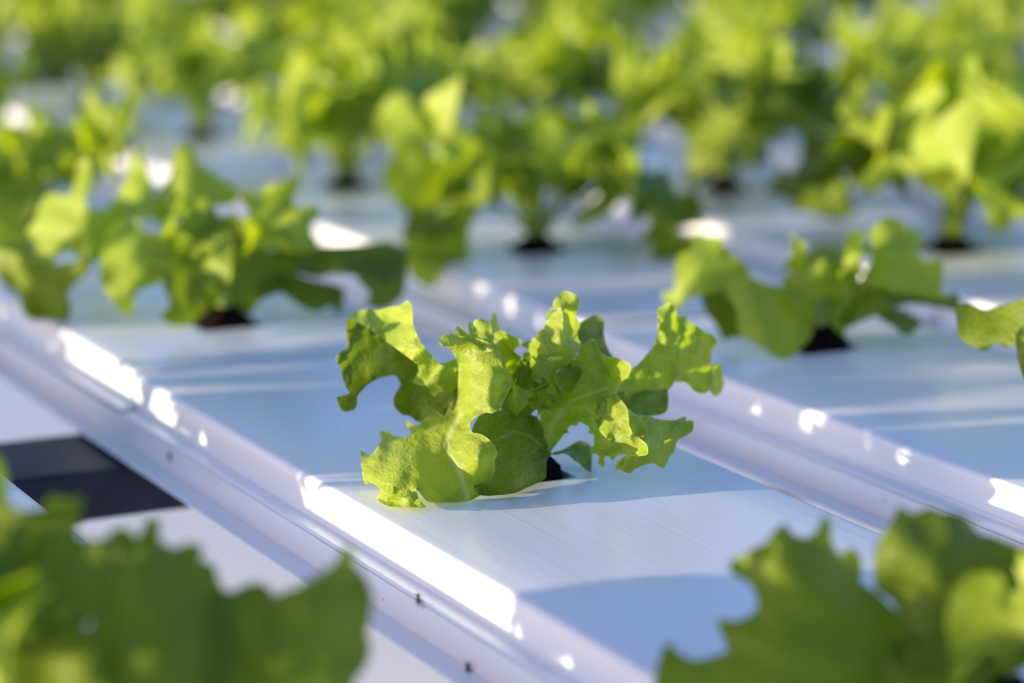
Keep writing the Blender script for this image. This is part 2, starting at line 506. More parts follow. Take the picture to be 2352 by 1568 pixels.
# ------------------------------------------------------------------ modelled leaf and plug for the other lettuces
def leaf_mesh(seed, L, Wd, rise, droop, mat):
    r = random.Random(seed)
    NS, NT = 34, 22
    ph = [r.uniform(0, 7) for _ in range(8)]
    k1, k2 = r.uniform(1.3, 1.9), r.uniform(3.2, 4.4)
    twist = r.uniform(-0.7, 0.7); side = r.uniform(-0.35, 0.35)
    c = Vector((0, 0, 0)); ang = rise
    spine = []
    for i in range(NS + 1):
        s = i / NS
        spine.append((c.copy(), ang))
        ang = rise - droop * s ** 1.6
        c += Vector((math.cos(ang), side * s * 0.5, math.sin(ang))) * (L / NS)
    verts, uvs, rib, faces = [], [], [], []
    for i in range(NS + 1):
        s = i / NS
        p, a = spine[i]
        e = min(1, max(0, (s - 0.20) / 0.45)); e = e * e * (3 - 2 * e)
        w = Wd * (0.10 + 0.90 * e) * (1 - 0.72 * max(0, (s - 0.74) / 0.26) ** 2.0)
        n = Vector((-math.sin(a), 0, math.cos(a))); t_ = Vector((math.cos(a), 0, math.sin(a)))
        bdir = Vector((0, 1, 0))
        tw = twist * s
        b2 = bdir * math.cos(tw) + n * math.sin(tw); n2 = n * math.cos(tw) - bdir * math.sin(tw)
        for j in range(NT + 1):
            t = -1 + 2 * j / NT
            sg = 1 if t > 0 else 0
            at = abs(t)
            lob = 1 + 0.26 * math.sin(2 * math.pi * k1 * 1.6 * s + ph[0 + sg]) * e + 0.15 * math.sin(2 * math.pi * k2 * 1.9 * s + ph[2 + sg]) * e
            ruf = (math.sin(2 * math.pi * k1 * s + ph[4 + sg]) * 0.62 + math.sin(2 * math.pi * k2 * s + ph[6 + sg]) * 0.40 * at) * Wd * e * at ** 1.7
            cup = 0.30 * Wd * at * at * (1 - s) * e
            tipw = 0.10 * L * s ** 5 * math.sin(5 * t + ph[1])
            q = p + b2 * (t * w * lob * (1 - 0.12 * at)) + n2 * (ruf + cup) + t_ * (tipw - 0.10 * L * at * at * s ** 4)
            verts.append(q); uvs.append((s * L * 150, t * w * 150))
            rib.append(max(0, 1 - at / (0.16 + 0.1 * (1 - s))) * (1 - s) ** 0.7 * 0.85)
    for i in range(NS):
        for j in range(NT):
            a = i * (NT + 1) + j
            faces.append((a, a + 1, a + NT + 2, a + NT + 1))
    return mesh('leaf', verts, faces, mat, True, uvs, rib)

def plug_mesh(seed):
    r = random.Random(seed)
    bm = bmesh.new()
    bmesh.ops.create_cube(bm, size=1.0)
    bmesh.ops.subdivide_edges(bm, edges=list(bm.edges), cuts=5, use_grid_fill=True)
    h = HOLE * 0.93 * U
    for v in bm.verts:
        x, y, z = v.co * 2
        rr = 1 - 0.16 * (x * x * y * y)
        top = z > 0.99
        zz = -0.09 * U if z < -0.99 else (-0.09 + (z + 1) / 2 * 0.094) * U
        if top:
            zz += 0.036 * U * (1 - min(1, (x * x + y * y) ** 0.5) ** 1.6)
        if top or z > 0.3:
            x *= 1 - 0.12 * (z - .3); y *= 1 - 0.12 * (z - .3)
        v.co = Vector((x * h * rr, y * h * rr, zz)) + Vector((-x * r.uniform(0, 1), -y * r.uniform(0, 1), r.uniform(-.8, 1) if top else 0)) * 0.0007
    me = bpy.data.meshes.new('root_plug'); bm.to_mesh(me); bm.free(); me.materials.append(PEAT)
    me.polygons.foreach_set('use_smooth', [True] * len(me.polygons))
    return me
PLUGS = [plug_mesh(i) for i in range(3)]

def tube(points, radii, seg=8):
    verts, faces = [], []
    pts = [Vector(p) for p in points]
    for i, p in enumerate(pts):
        d = (pts[min(i + 1, len(pts) - 1)] - pts[max(i - 1, 0)]).normalized()
        a = d.orthogonal().normalized(); b = d.cross(a)
        for k in range(seg):
            t = 2 * math.pi * k / seg
            verts.append(p + (a * math.cos(t) + b * math.sin(t)) * radii[i])
    for i in range(len(pts) - 1):
        for k in range(seg):
            faces.append((i * seg + k, i * seg + (k + 1) % seg, (i + 1) * seg + (k + 1) % seg, (i + 1) * seg + k))
    faces.append(tuple(range(seg))[::-1]); s = (len(pts) - 1) * seg; faces.append(tuple(range(s, s + seg)))
    return verts, faces

STEM_V, STEM_F = tube([(0, 0, 0.0), (0.0005, 0, 0.006), (0, 0.0005, 0.012), (0, 0, 0.017)], [0.0034, 0.0040, 0.0036, 0.002], 10)
STEM = mesh('stem', STEM_V, STEM_F, LEAF, True, [(v[2] * 100, v[0] * 100) for v in STEM_V], [0.25] * len(STEM_V))

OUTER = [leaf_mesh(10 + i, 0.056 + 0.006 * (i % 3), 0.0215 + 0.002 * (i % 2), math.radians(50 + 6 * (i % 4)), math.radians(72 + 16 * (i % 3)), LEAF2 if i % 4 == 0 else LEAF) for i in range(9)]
MIDL = [leaf_mesh(40 + i, 0.052 + 0.005 * (i % 3), 0.019 + 0.002 * (i % 2), math.radians(62 + 5 * (i % 3)), math.radians(52 + 12 * (i % 3)), LEAF) for i in range(8)]
INNER = [leaf_mesh(70 + i, 0.036 + 0.004 * (i % 3), 0.013, math.radians(78), math.radians(30 + 10 * (i % 2)), LEAF) for i in range(5)]

COORDS = {}
def low_point(o):
    me = o.data
    if me.name not in COORDS:
        c = np.empty(len(me.vertices) * 3, dtype=np.float32); me.vertices.foreach_get('co', c); COORDS[me.name] = c.reshape(-1, 3)
    R = np.array(o.rotation_euler.to_matrix() @ Matrix.Diagonal(o.scale))
    return float((COORDS[me.name] @ R[2]).min() + o.location.z)

def base_of(x, v):
    return W((x, v, 0))

def lettuce(x, v, label, group=None, seed=0, scale=1.0, outer=6, mids=4, inners=3, only=None, plug=0.0018):
    e = empty('lettuce', base_of(x, v), label, 'lettuce', group)
    pg = link('root_plug', PLUGS[seed % 3], e); pg.location.z = plug
    link('stem', STEM, e)
    r = random.Random(seed * 13 + 5)
    a0 = r.uniform(0, 6.28)
    for cnt, lib, z0, sc in ((outer, OUTER, 0.008, 1.0), (mids, MIDL, 0.011, 1.0), (inners, INNER, 0.013, 1.0)):
        for k in range(cnt):
            a = a0 + 2 * math.pi * k / max(cnt, 1) + r.uniform(-0.3, 0.3)
            if only is not None and not only(a):
                continue
            o = link('leaf', lib[r.randrange(len(lib))], e)
            o.location = (0.0035 * math.cos(a), 0.0035 * math.sin(a), z0)
            o.rotation_euler = (r.uniform(-.12, .12), r.uniform(-.12, .12), a)
            s = scale * r.uniform(0.86, 1.14); o.scale = (s, s * r.uniform(0.9, 1.12), s)
            for _ in range(20):              # keep drooping tips off the lid
                if low_point(o) > 0.0018: break
                o.rotation_euler.y -= 0.10
        a0 += 0.6
    return e


# ------------------------------------------------------------------ the lettuces the photograph shows singly
def depth_of(x, v):
    return float((np.array([x, v, 0.0]) - CAM) @ FW)

MAIN = [
 # far left leaf: shaded face and the sunlit rolled-over band
 [('c1', [(240,270),(200,300),(200,400),(185,480),(205,590),(180,640),(100,690),(65,735),(75,780),(120,850),(150,980),(190,1090),(235,1160),(225,1175),(150,1200),(80,1215),(100,1290),(145,1370),(200,1375),(285,1350),(310,1280),(305,1220),(340,1160),(420,1070),(530,1000),(640,960),(770,945),(820,1000),(840,1060),(800,1140),(760,1230),(770,1320),(850,1410),(950,1430),(1000,1470),(1040,1500),(1120,1510),(1400,1420),(1560,1350),(1560,1150),(1560,900),(1060,830),(950,740),(800,630),(650,520),(500,420),(370,350)],
   [(240,280,-40),(100,730,15),(200,1150,35),(150,1330,25),(500,800,-15),(400,400,-45),(750,600,-60),(1000,800,-75),(900,1200,-50),(950,1400,-45),(1500,1100,-20),(1500,1350,0)])],
 [('c1', [(240,270),(290,200),(430,165),(560,175),(720,130),(830,120),(870,90),(915,55),(945,80),(970,150),(975,300),(1000,400),(1060,530),(1120,620),(1200,710),(1310,830),(1400,850),(1560,890),(1600,1000),(1560,1140),(1380,1135),(1290,1150),(1240,1200),(1210,1170),(1190,1110),(1150,1070),(1060,1055),(990,1030),(1030,960),(1060,900),(1050,830),(950,740),(800,630),(650,520),(500,420),(370,350)],
   [(240,280,-60),(400,380,-50),(750,610,-5),(980,780,28),(430,170,-130),(720,140,-80),(915,70,-40),(960,400,10),(880,330,-35),(1060,600,32),(1200,850,15),(1300,900,22),(1560,1000,-20),(1240,1190,5),(1000,1030,-8),(850,500,-5)])],
 # front leaf
 [('c0', [(745,450),(800,490),(830,540),(850,600),(848,700),(845,800),(820,870),(795,880),(805,815),(790,850),(760,915),(700,870),(650,848),(655,880),(630,945),(580,965),(520,938),(540,985),(555,1010),(520,1040),(440,1030),(415,1008),(360,1003),(372,1050),(355,1085),(318,1145),(370,1140),(300,1148),(262,1140),(240,1122),(250,1190),(243,1215),(258,1250),(250,1262),(270,1328),(300,1318),(340,1335),(365,1370),(345,1415),(400,1458),(470,1468),(540,1468),(640,1470),(600,1430),(580,1360),(600,1370),(625,1400),(655,1432),(720,1440),(780,1440),(830,1440),(910,1430),(980,1395),(1010,1375),(1035,1320),(1070,1240),(1068,1180),(1085,1140),(1050,1070),(990,1025),(930,1010),(915,980),(920,940),(960,905),(1020,880),(1050,885),(1100,860),(1130,800),(1170,720),(1165,640),(1115,600),(1105,540),(1085,480),(1000,440),(900,410)],
   [(745,450,60),(900,430,70),(1080,490,75),(850,620,40),(1000,640,95),(1160,690,95),(1050,700,110),(850,800,45),(950,820,95),(1110,830,105),(870,940,75),(800,1000,88),(920,1000,135),(760,1080,110),(620,1000,45),(530,950,8),(650,870,0),(800,830,15),(360,1010,5),(430,1060,50),(250,1130,70),(260,1300,150),(400,1250,180),(350,1420,'L'),(620,1462,'L'),(560,1150,150),(650,1280,190),(720,1430,'L'),(830,1150,140),(870,1290,170),(905,1425,'L'),(960,1180,205),(1075,1150,175),(1000,1060,175),(1000,1370,'L'),(720,1180,150)],
   [(9, [(860,900),(800,1000),(770,1080),(800,1160),(850,1230),(875,1320),(905,1420)])]),
  ('c2', [(165,300),(160,350),(190,380),(260,385),(420,372),(490,335),(520,355),(600,412),(700,452),(780,445),(850,405),(880,362),(825,388),(793,330),(805,265),(772,250),(775,180),(745,110),(640,70),(590,80),(567,110),(600,190),(640,235),(570,165),(510,105),(510,180),(505,250),(450,210),(385,150),(355,180),(350,260),(315,235),(260,265),(205,265)],
   [(640,80,20),(700,180,55),(400,200,35),(520,150,30),(200,330,85),(500,340,78),(700,440,85),(850,395,70),(600,320,50)]),
  ('c3', [(610,1055),(560,1180),(500,1250),(510,1290),(600,1340),(720,1360),(830,1450),(920,1478),(865,1400),(820,1320),(795,1240),(720,1150)],
   [(610,1055,178),(510,1270,205),(700,1300,215),(800,1280,205),(910,1475,'L'),(620,1340,215)])],
 # dark leaf hanging in front of the plug
 [('f', [(1100,958),(1114,946),(1139,942),(1162,948),(1192,950),(1215,952),(1231,957),(1240,969),(1246,984),(1249,1005),(1255,1020),(1263,1036),(1266,1043),(1256,1052),(1253,1075),(1252,1096),(1235,1107),(1210,1118),(1184,1130),(1147,1135),(1102,1134),(1080,1100),(1075,1050),(1083,1000),(1090,975)],
   [(1114,946,70),(1180,950,40),(1240,968,5),(1264,1040,8),(1250,1090,'L'),(1184,1128,'L'),(1110,1132,'L'),(1080,1050,150),(1180,1040,85)],
   [(3, [(1264,1040),(1215,1000),(1180,990),(1140,1010)])])],
 # olive leaf behind it
 [('c4', [(385,770),(300,810),(260,860),(200,980),(150,1110),(60,1230),(60,1330),(80,1460),(200,1480),(360,1440),(440,1370),(520,1360),(620,1375),(680,1350),(690,1270),(740,1180),(760,1050),(700,960),(600,940),(500,960),(430,1000),(370,880)],
   [(385,780,15),(150,1200,45),(130,1380,40),(400,1200,15),(650,1330,-5),(720,1100,-15),(560,970,-5)],
   [(3, [(420,1400),(440,1200),(500,1050)])])],
 # tall folded leaf
 [('c4', [(715,225),(690,265),(640,300),(590,365),(560,400),(540,460),(475,500),(440,560),(380,610),(350,670),(380,740),(365,820),(355,890),(385,980),(420,1040),(495,1070),(500,1010),(520,985),(560,960),(640,995),(700,950),(715,890),(690,830),(730,800),(850,800),(900,770),(850,700),(760,640),(735,540),(745,400),(740,300)],
   [(715,230,25),(740,450,40),(560,420,0),(360,680,-5),(470,650,35),(600,700,45),(780,700,45),(880,775,35),(400,900,15),(450,1050,45),(560,880,40),(650,970,60),(700,880,50)]),
  ('c4', [(770,45),(710,90),(650,160),(635,230),(590,225),(660,245),(715,225),(745,300),(745,540),(765,640),(850,700),(900,745),(925,690),(955,640),(920,590),(905,500),(940,410),(890,360),(895,280),(925,160),(910,105),(840,65)],
   [(770,60,-25),(650,190,-25),(720,230,20),(910,130,5),(890,300,-30),(745,400,38),(900,500,-25),(765,630,42),(900,740,20),(820,250,0)]),
  ('c4', [(640,265),(600,265),(578,310),(580,360),(600,350),(630,310)], [(610,300,-20)]),
  ('c4', [(380,600),(330,620),(290,640),(300,660),(350,665)], [(330,640,-15)]),
  ('c4', [(380,740),(320,735),(305,760),(320,790),(380,780)], [(340,760,-15)])],
 # pendent dark lobe
 [('c4', [(660,990),(700,920),(760,885),(830,872),(940,898),(962,950),(930,1040),(870,1140),(825,1182),(760,1160),(700,1110),(665,1040)],
   [(670,1000,80),(830,880,45),(950,950,25),(825,1175,60),(800,1020,70)])],
 # right leaf: blade with midrib, two sunlit rolled edges, drooping outer lobe
 [('f', [(1283,827),(1287,824),(1303,828),(1316,829),(1326,817),(1334,801),(1356,779),(1367,781),(1376,817),(1387,833),(1397,852),(1406,876),(1410,887),(1410,903),(1402,917),(1392,925),(1385,935),(1385,960),(1395,990),(1415,1015),(1443,1035),(1446,1044),(1427,1042),(1413,1048),(1407,1056),(1400,1046),(1391,1046),(1386,1050),(1388,1062),(1384,1072),(1376,1062),(1378,1048),(1368,1040),(1358,1039),(1357,1028),(1363,1025),(1366,1012),(1363,996),(1352,994),(1356,987),(1352,978),(1334,968),(1327,968),(1325,976),(1311,975),(1302,987),(1306,993),(1297,994),(1284,1010),(1273,1023),(1263,1036),(1253,1030),(1248,1015),(1245,985),(1241,955),(1239,940),(1275,925),(1280,905),(1290,880),(1300,860),(1295,845)],
   [(1255,1028,5),(1262,960,5),(1290,905,5),(1300,840,20),(1360,785,15),(1340,880,25),(1400,890,30),(1400,860,15),(1320,970,30),(1360,940,50),(1380,1040,70),(1440,1040,95),(1390,980,75)],
   [(13, [(1256,1028),(1264,985),(1285,945)]), (6, [(1285,945),(1315,920),(1350,905),(1395,890)]), (3, [(1320,935),(1345,935),(1375,960)]), (3, [(1300,900),(1310,870),(1330,850)])]),
  ('c4', [(1110,590),(1125,640),(1160,710),(1210,760),(1250,780),(1350,795),(1440,830),(1500,865),(1510,930),(1480,990),(1420,1040),(1375,1110),(1345,1185),(1330,1200),(1310,1190),(1310,1110),(1280,1020),(1230,930),(1160,790),(1100,690),(1070,590)],
   [(1090,590,15),(1150,760,5),(1240,940,12),(1310,1150,38),(1250,785,20),(1500,900,75),(1400,1050,65),(1340,1190,48),(1400,900,52)]),
  ('c6', [(1050,130),(1078,130),(1150,220),(1220,310),(1245,420),(1250,530),(1300,640),(1400,720),(1480,790),(1495,870),(1485,910),(1380,930),(1290,935),(1230,952),(1110,1032),(1102,1020),(1230,930),(1262,868),(1150,840),(1040,760),(940,670),(870,590),(840,500),(830,410),(840,300),(870,240),(920,205),(990,210),(1040,170)],
   [(1060,135,45),(850,300,58),(840,480,62),(900,300,52),(1200,330,95),(1000,600,90),(1240,520,105),(1050,750,100),(1350,700,125),(1240,860,112),(1480,850,150),(1300,920,130),(1110,1028,120)],
   [(2, [(990,260),(1000,400),(1060,520)])]),
  ('c6', [(1245,420),(1240,330),(1310,390),(1400,430),(1520,430),(1640,470),(1850,480),(1985,430),(1985,485),(2080,490),(2080,560),(2060,620),(2000,660),(1900,710),(1860,770),(1830,880),(1790,920),(1740,1020),(1700,1085),(1670,1080),(1600,1030),(1540,1020),(1450,1045),(1310,1110),(1280,1150),(1200,1130),(1140,1100),(1100,1110),(1090,1060),(1110,1030),(1230,950),(1290,935),(1480,910),(1495,860),(1480,790),(1400,720),(1300,640),(1255,530)],
   [(1260,400,95),(1300,640,112),(1480,800,140),(1290,940,130),(1110,1060,115),(1280,1140,125),(1500,950,120),(1690,1070,85),(1650,700,85),(1800,880,60),(2070,540,20),(1900,600,40),(1980,440,5),(1520,450,80)],
   [(2.5, [(1260,360),(1380,440),(1470,550),(1510,660),(1500,780)]), (2, [(1660,580),(1670,700),(1630,830)])])],
 # far right leaf
 [('c5', [(850,130),(900,115),(940,80),(980,85),(1020,130),(1050,210),(1062,250),(1130,220),(1150,240),(1130,310),(1080,400),(1050,500),(1060,600),(1025,720),(1030,880),(1020,960),(950,1050),(850,1080),(700,1080),(600,1090),(520,1180),(480,1180),(440,1080),(370,1095),(400,1030),(460,920),(530,830),(600,790),(720,660),(810,530),(840,420),(845,290),(838,190)],
   [(850,150,-80),(985,100,-60),(1040,230,-85),(900,300,-50),(860,420,-70),(940,480,-45),(1050,500,-70),(870,640,-45),(700,750,-30),(1020,850,-70),(700,950,-40),(430,1050,0),(500,1170,-15),(950,1030,-60),(620,790,-35)]),
  ('c5', [(1130,310),(1180,290),(1230,310),(1340,390),(1440,440),(1495,500),(1480,550),(1440,600),(1430,720),(1430,880),(1430,1000),(1420,1050),(1380,1080),(1310,1085),(1240,1050),(1180,980),(1120,955),(1030,960),(1025,880),(1025,720),(1060,600),(1050,500),(1080,400)],
   [(1100,350,-85),(1050,600,-72),(1030,930,-70),(1200,700,-85),(1480,520,-125),(1420,900,-120),(1320,1070,-105)]),
  ('c5', [(1440,800),(1525,750),(1550,800),(1560,900),(1575,990),(1540,1080),(1490,1120),(1450,1090),(1425,1030),(1425,900)],
   [(1430,950,-118),(1500,800,-135),(1560,960,-150),(1490,1100,-130)])],
 [('c5', [(370,1090),(440,1070),(480,1150),(520,1150),(600,1080),(850,1060),(940,1050),(950,1180),(930,1290),(850,1330),(700,1340),(600,1330),(520,1290),(460,1200),(400,1140)],
   [(400,1110,10),(520,1280,15),(700,1200,-15),(930,1100,-50),(850,1320,-25)])],
 # leaves behind the crown
 [('c4', [(905,500),(940,410),(1010,370),(1100,320),(1160,335),(1205,390),(1200,500),(1220,610),(1280,750),(1330,800),(1200,800),(1100,720),(950,740),(900,640)],
   [(920,500,-70),(1100,330,-110),(1200,450,-125),(1250,750,-80),(950,720,-45)])],
 [('c2', [(812,-10),(840,50),(850,110),(890,230),(872,330),(870,460),(820,430),(800,250),(770,130),(790,40)], [(810,0,-80),(880,230,-70),(850,440,-30),(780,130,-55)])],
 [('c2', [(920,600),(935,540),(950,532),(975,575),(1060,525),(1070,560),(1110,550),(1150,540),(1240,500),(1260,620),(1150,720),(1010,780),(930,680)],
   [(940,550,-60),(1060,530,-55),(1240,520,-40),(1000,740,-15)])],
 [('c2', [(140,615),(250,590),(360,555),(400,640),(420,760),(300,720),(200,650)], [(150,620,-70),(360,560,-60),(380,740,-30)])],
 # small seed leaf by the plug
 [('c6', [(268,905),(300,890),(400,868),(520,800),(590,760),(650,745),(720,770),(760,820),(775,900),(770,1050),(765,1140),(700,1100),(620,1020),(560,985),(500,930),(420,895),(300,915)],
   [(270,900,5),(590,770,-30),(720,790,-45),(765,1120,-15),(560,960,5)], [(4, [(270,900),(420,885),(560,900)])])],
]

MIDLEFT = [
 [('L', [(610,800),(640,650),(680,570),(760,525),(830,590),(930,690),(1050,790),(1180,830),(1150,900),(1000,870),(960,900),(900,925),(840,945),(795,1000),(795,1070),(780,1110),(750,1095),(690,1030),(640,960),(605,890)], [(610,850,60),(690,580,10),(800,700,45),(780,1100,90),(900,880,65),(1160,860,20),(760,540,0)])],
 [('L', [(860,800),(930,820),(1010,850),(1100,830),(1200,850),(1350,900),(1330,970),(1280,1050),(1200,1100),(1150,1150),(1070,1165),(990,1140),(980,1090),(1030,1060),(1010,980),(960,890),(900,830)], [(880,810,90),(1010,900,85),(1050,1150,100),(1000,1100,95),(1150,950,60),(1330,930,20),(1250,1060,40)])],
 [('L', [(1180,830),(1290,740),(1330,650),(1355,620),(1380,680),(1385,800),(1370,910),(1300,900),(1200,880)], [(1190,850,35),(1350,640,20),(1370,850,65),(1290,800,50)])],
 [('L', [(980,560),(1020,520),(1060,580),(1120,500),(1180,430),(1240,420),(1300,500),(1330,600),(1290,740),(1200,820),(1080,790),(1000,680)], [(1000,560,-40),(1230,430,-50),(1310,600,-20),(1150,780,0)])],
 [('L', [(1450,400),(1480,350),(1530,400),(1590,400),(1650,350),(1730,290),(1790,280),(1770,370),(1750,430),(1810,470),(1880,450),(1910,490),(1870,540),(1860,620),(1900,680),(1860,720),(1780,740),(1650,700),(1500,700),(1480,600),(1510,520),(1480,450)], [(1470,380,10),(1780,300,-40),(1600,560,25),(1500,690,30),(1680,440,-10),(1750,580,30),(1890,480,15),(1870,690,10)])],
 [('L', [(1640,720),(1780,740),(1850,700),(1900,700),(2040,700),(2200,690),(2352,680),(2420,760),(2400,850),(2340,900),(2250,880),(2120,860),(2000,850),(1900,870),(1800,850),(1700,800)], [(1660,740,10),(1900,720,0),(2000,840,25),(2380,700,-40),(2350,880,-20)])],
 [('L', [(2120,780),(2200,760),(2352,730),(2440,700),(2430,900),(2400,1000),(2300,1060),(2200,1040),(2230,980),(2160,900)], [(2130,790,0),(2430,720,-50),(2300,1040,10),(2420,950,-30)])],
 [('L', [(1560,930),(1650,860),(1750,870),(1900,910),(2000,930),(2060,960),(2030,1100),(1990,1040),(1900,1080),(1800,1040),(1700,970)], [(1570,930,15),(2040,980,-10),(1900,1070,30),(1750,880,10)])],
 [('L', [(1350,800),(1500,700),(1700,750),(1800,830),(1700,950),(1580,1000),(1500,1080),(1400,1130),(1300,1080),(1300,950)], [(1320,950,25),(1500,720,10),(1780,830,0),(1420,1120,10)])],
 [('L', [(880,440),(950,380),(1030,260),(1050,130),(1080,100),(1150,110),(1180,200),(1280,260),(1380,330),(1440,370),(1400,430),(1300,440),(1200,420),(1100,500),(1000,560),(900,500)], [(890,450,-100),(1060,120,-120),(1100,300,-70),(1420,380,-110),(1000,540,-50),(1150,120,-110)])],
 [('L', [(700,420),(760,300),(800,180),(840,100),(860,200),(900,300),(920,400),(900,520),(800,520),(740,480)], [(720,420,-90),(840,120,-120),(900,400,-70),(820,510,-40)])],
 [('L', [(-30,720),(100,740),(230,790),(330,810),(440,790),(540,770),(520,850),(430,930),(400,980),(420,1060),(390,1140),(300,1120),(200,1130),(140,1080),(130,1000),(60,940),(0,880)], [(0,740,-25),(300,820,20),(530,780,30),(380,1120,-10),(150,1080,-35),(60,900,-20)])],
 [('L', [(170,600),(210,560),(250,440),(300,380),(400,400),(450,330),(480,190),(520,180),(540,280),(500,400),(520,500),(500,620),(530,700),(500,780),(430,720),(330,760),(310,810),(260,800),(220,740),(230,680)], [(180,600,-70),(270,420,-80),(500,200,-70),(500,500,-10),(300,700,-25),(500,760,5),(380,550,-30)])],
 [('L', [(500,450),(560,480),(640,470),(700,420),(740,470),(760,560),(700,640),(650,700),(560,790),(520,700),(510,600)], [(510,500,-20),(740,480,-60),(560,780,0),(680,650,-35)])],
]
LEFTC = [
 [('L', [(-40,400),(0,380),(60,400),(120,360),(170,450),(170,600),(220,740),(200,800),(100,760),(-20,720),(-60,600)], [(-30,420,40),(150,420,20),(200,780,160),(-30,700,160)])],
 [('L', [(330,250),(350,120),(400,70),(470,90),(560,110),(600,60),(630,0),(640,60),(610,200),(560,330),(500,420),(440,400),(400,300)], [(340,200,-20),(400,80,-40),(630,20,-80),(480,390,40)])],
 [('L', [(-30,250),(60,150),(130,200),(200,150),(270,180),(300,260),(290,360),(220,430),(120,400),(-30,400)], [(0,250,-20),(270,190,-50),(200,410,30)])],
]
MIDRIGHT = [
 [('R', [(360,250),(400,230),(430,250),(520,250),(560,310),(620,370),(700,450),(680,500),(580,540),(430,590),(350,600),(300,650),(260,690),(210,640),(190,580),(260,570),(270,400),(300,350),(360,330)], [(370,250,-60),(540,280,-30),(690,470,0),(280,420,-10),(450,450,10),(220,600,-5),(280,670,10)])],
 [('R', [(430,580),(560,540),(620,600),(650,700),(650,840),(590,840),(560,860),(520,780),(450,680)], [(440,590,10),(640,600,-20),(570,850,20)])],
 [('R', [(565,540),(590,490),(680,465),(740,510),(830,540),(920,560),(1000,600),(1010,700),(1080,780),(1060,850),(980,930),(940,965),(880,965),(800,910),(720,860),(660,830),(640,740),(640,680),(590,610)], [(575,540,50),(680,480,40),(720,650,90),(1000,640,20),(1070,800,45),(920,955,'L'),(850,800,100),(670,820,90),(900,650,50)])],
 [('R', [(915,500),(940,470),(1000,450),(1060,420),(1070,350),(1130,310),(1190,310),(1270,320),(1310,390),(1360,470),(1340,560),(1330,650),(1300,720),(1200,760),(1080,780),(1010,700),(960,620),(920,560)], [(925,500,40),(1090,350,0),(1150,420,45),(1290,350,-10),(1350,480,-20),(1150,600,15),(1100,770,15),(980,620,55)])],
 [('R', [(1430,230),(1480,170),(1540,130),(1600,150),(1640,190),(1720,230),(1740,280),(1700,340),(1760,400),(1850,380),(1860,480),(1850,560),(1900,620),(1800,640),(1650,640),(1500,640),(1400,640),(1360,560),(1420,440),(1460,330)], [(1440,230,-10),(1550,140,-40),(1550,280,15),(1730,250,-20),(1500,450,20),(1850,420,-40),(1400,600,0),(1850,620,-20)])],
 [('R', [(1460,700),(1560,680),(1630,690),(1740,760),(1690,800),(1650,830),(1580,780)], [(1470,700,20),(1740,760,0),(1640,820,40)])],
 [('R', [(1330,560),(1400,500),(1500,560),(1600,580),(1750,600),(1880,620),(1930,580),(1970,640),(1960,690),(1850,660),(1650,640),(1480,700),(1380,740),(1280,780),(1250,740),(1320,660)], [(1350,560,0),(1280,760,10),(1500,640,25),(1960,650,-30),(1700,610,0)])],
 [('R', [(1050,640),(1200,600),(1330,650),(1330,740),(1280,800),(1250,850),(1120,850),(1080,780)], [(1060,680,10),(1300,700,-10),(1180,840,0)], [(6, [(1190,840),(1180,740),(1130,660)])])],
]
RIGHTEDGE = [
 [('R', [(1950,680),(2000,650),(2120,690),(2230,660),(2352,620),(2500,560),(2560,800),(2500,900),(2340,860),(2250,900),(2180,870),(2120,920),(2040,890),(1970,840),(1960,750)], [(1960,700,-520),(2200,680,-500),(2450,600,-420),(2100,900,-480),(2450,880,-380)])],
 [('R', [(2310,840),(2352,780),(2450,760),(2560,900),(2500,1080),(2400,1150),(2340,1040)], [(2330,860,-330),(2520,900,-230),(2400,1120,-250)])],
]
FRONTL = [
 [('FL', [(1480,1110),(1600,1060),(1700,1000),(1800,940),(1840,870),(1870,830),(1900,880),(1900,930),(1960,1000),(2000,1100),(1990,1200),(1970,1300),(1990,1380),(1960,1480),(1900,1560),(1860,1700),(1500,1700),(1400,1400),(1420,1250)], [(1490,1130,60),(1870,850,-40),(1700,1150,60),(1990,1120,-20),(1950,1450,20),(1500,1500,110),(1750,1600,90)])],
 [('FL', [(1160,1080),(1260,1080),(1340,1040),(1420,1040),(1470,1100),(1520,1300),(1450,1700),(1100,1700),(1100,1250)], [(1170,1090,0),(1420,1050,-30),(1480,1300,40),(1200,1500,80)])],
 [('FL', [(600,760),(660,735),(710,760),(730,790),(770,760),(790,700),(830,680),(860,700),(850,760),(860,810),(900,830),(960,850),(1000,820),(1090,840),(1070,910),(1150,940),(1170,1020),(1200,1080),(1250,1250),(1200,1700),(500,1700),(480,1300),(560,1150),(640,1000),(590,900)], [(610,770,-20),(820,690,-50),(760,950,60),(1080,850,-40),(1000,1050,20),(1150,1050,0),(550,1300,90),(900,1400,130),(1150,1500,90)])],
 [('FL', [(120,650),(240,640),(250,590),(290,560),(340,575),(390,580),(440,560),(430,650),(410,720),(410,780),(500,810),(600,790),(650,900),(640,1000),(560,1150),(450,1250),(200,1300),(100,1250),(60,1000),(100,800)], [(130,660,-30),(290,570,-60),(430,570,-70),(350,800,0),(620,850,20),(300,1050,40),(150,1200,70),(560,1100,60)])],
 [('FL', [(-60,560),(0,570),(70,620),(120,670),(150,760),(140,900),(130,1050),(60,1180),(-60,1200)], [(-50,570,20),(120,700,30),(60,1100,70),(30,800,60)])],
 [('FL', [(-60,1180),(100,1180),(300,1250),(480,1280),(560,1400),(500,1700),(-60,1700)], [(-50,1200,90),(300,1260,110),(540,1400,150),(200,1600,170)])],
]
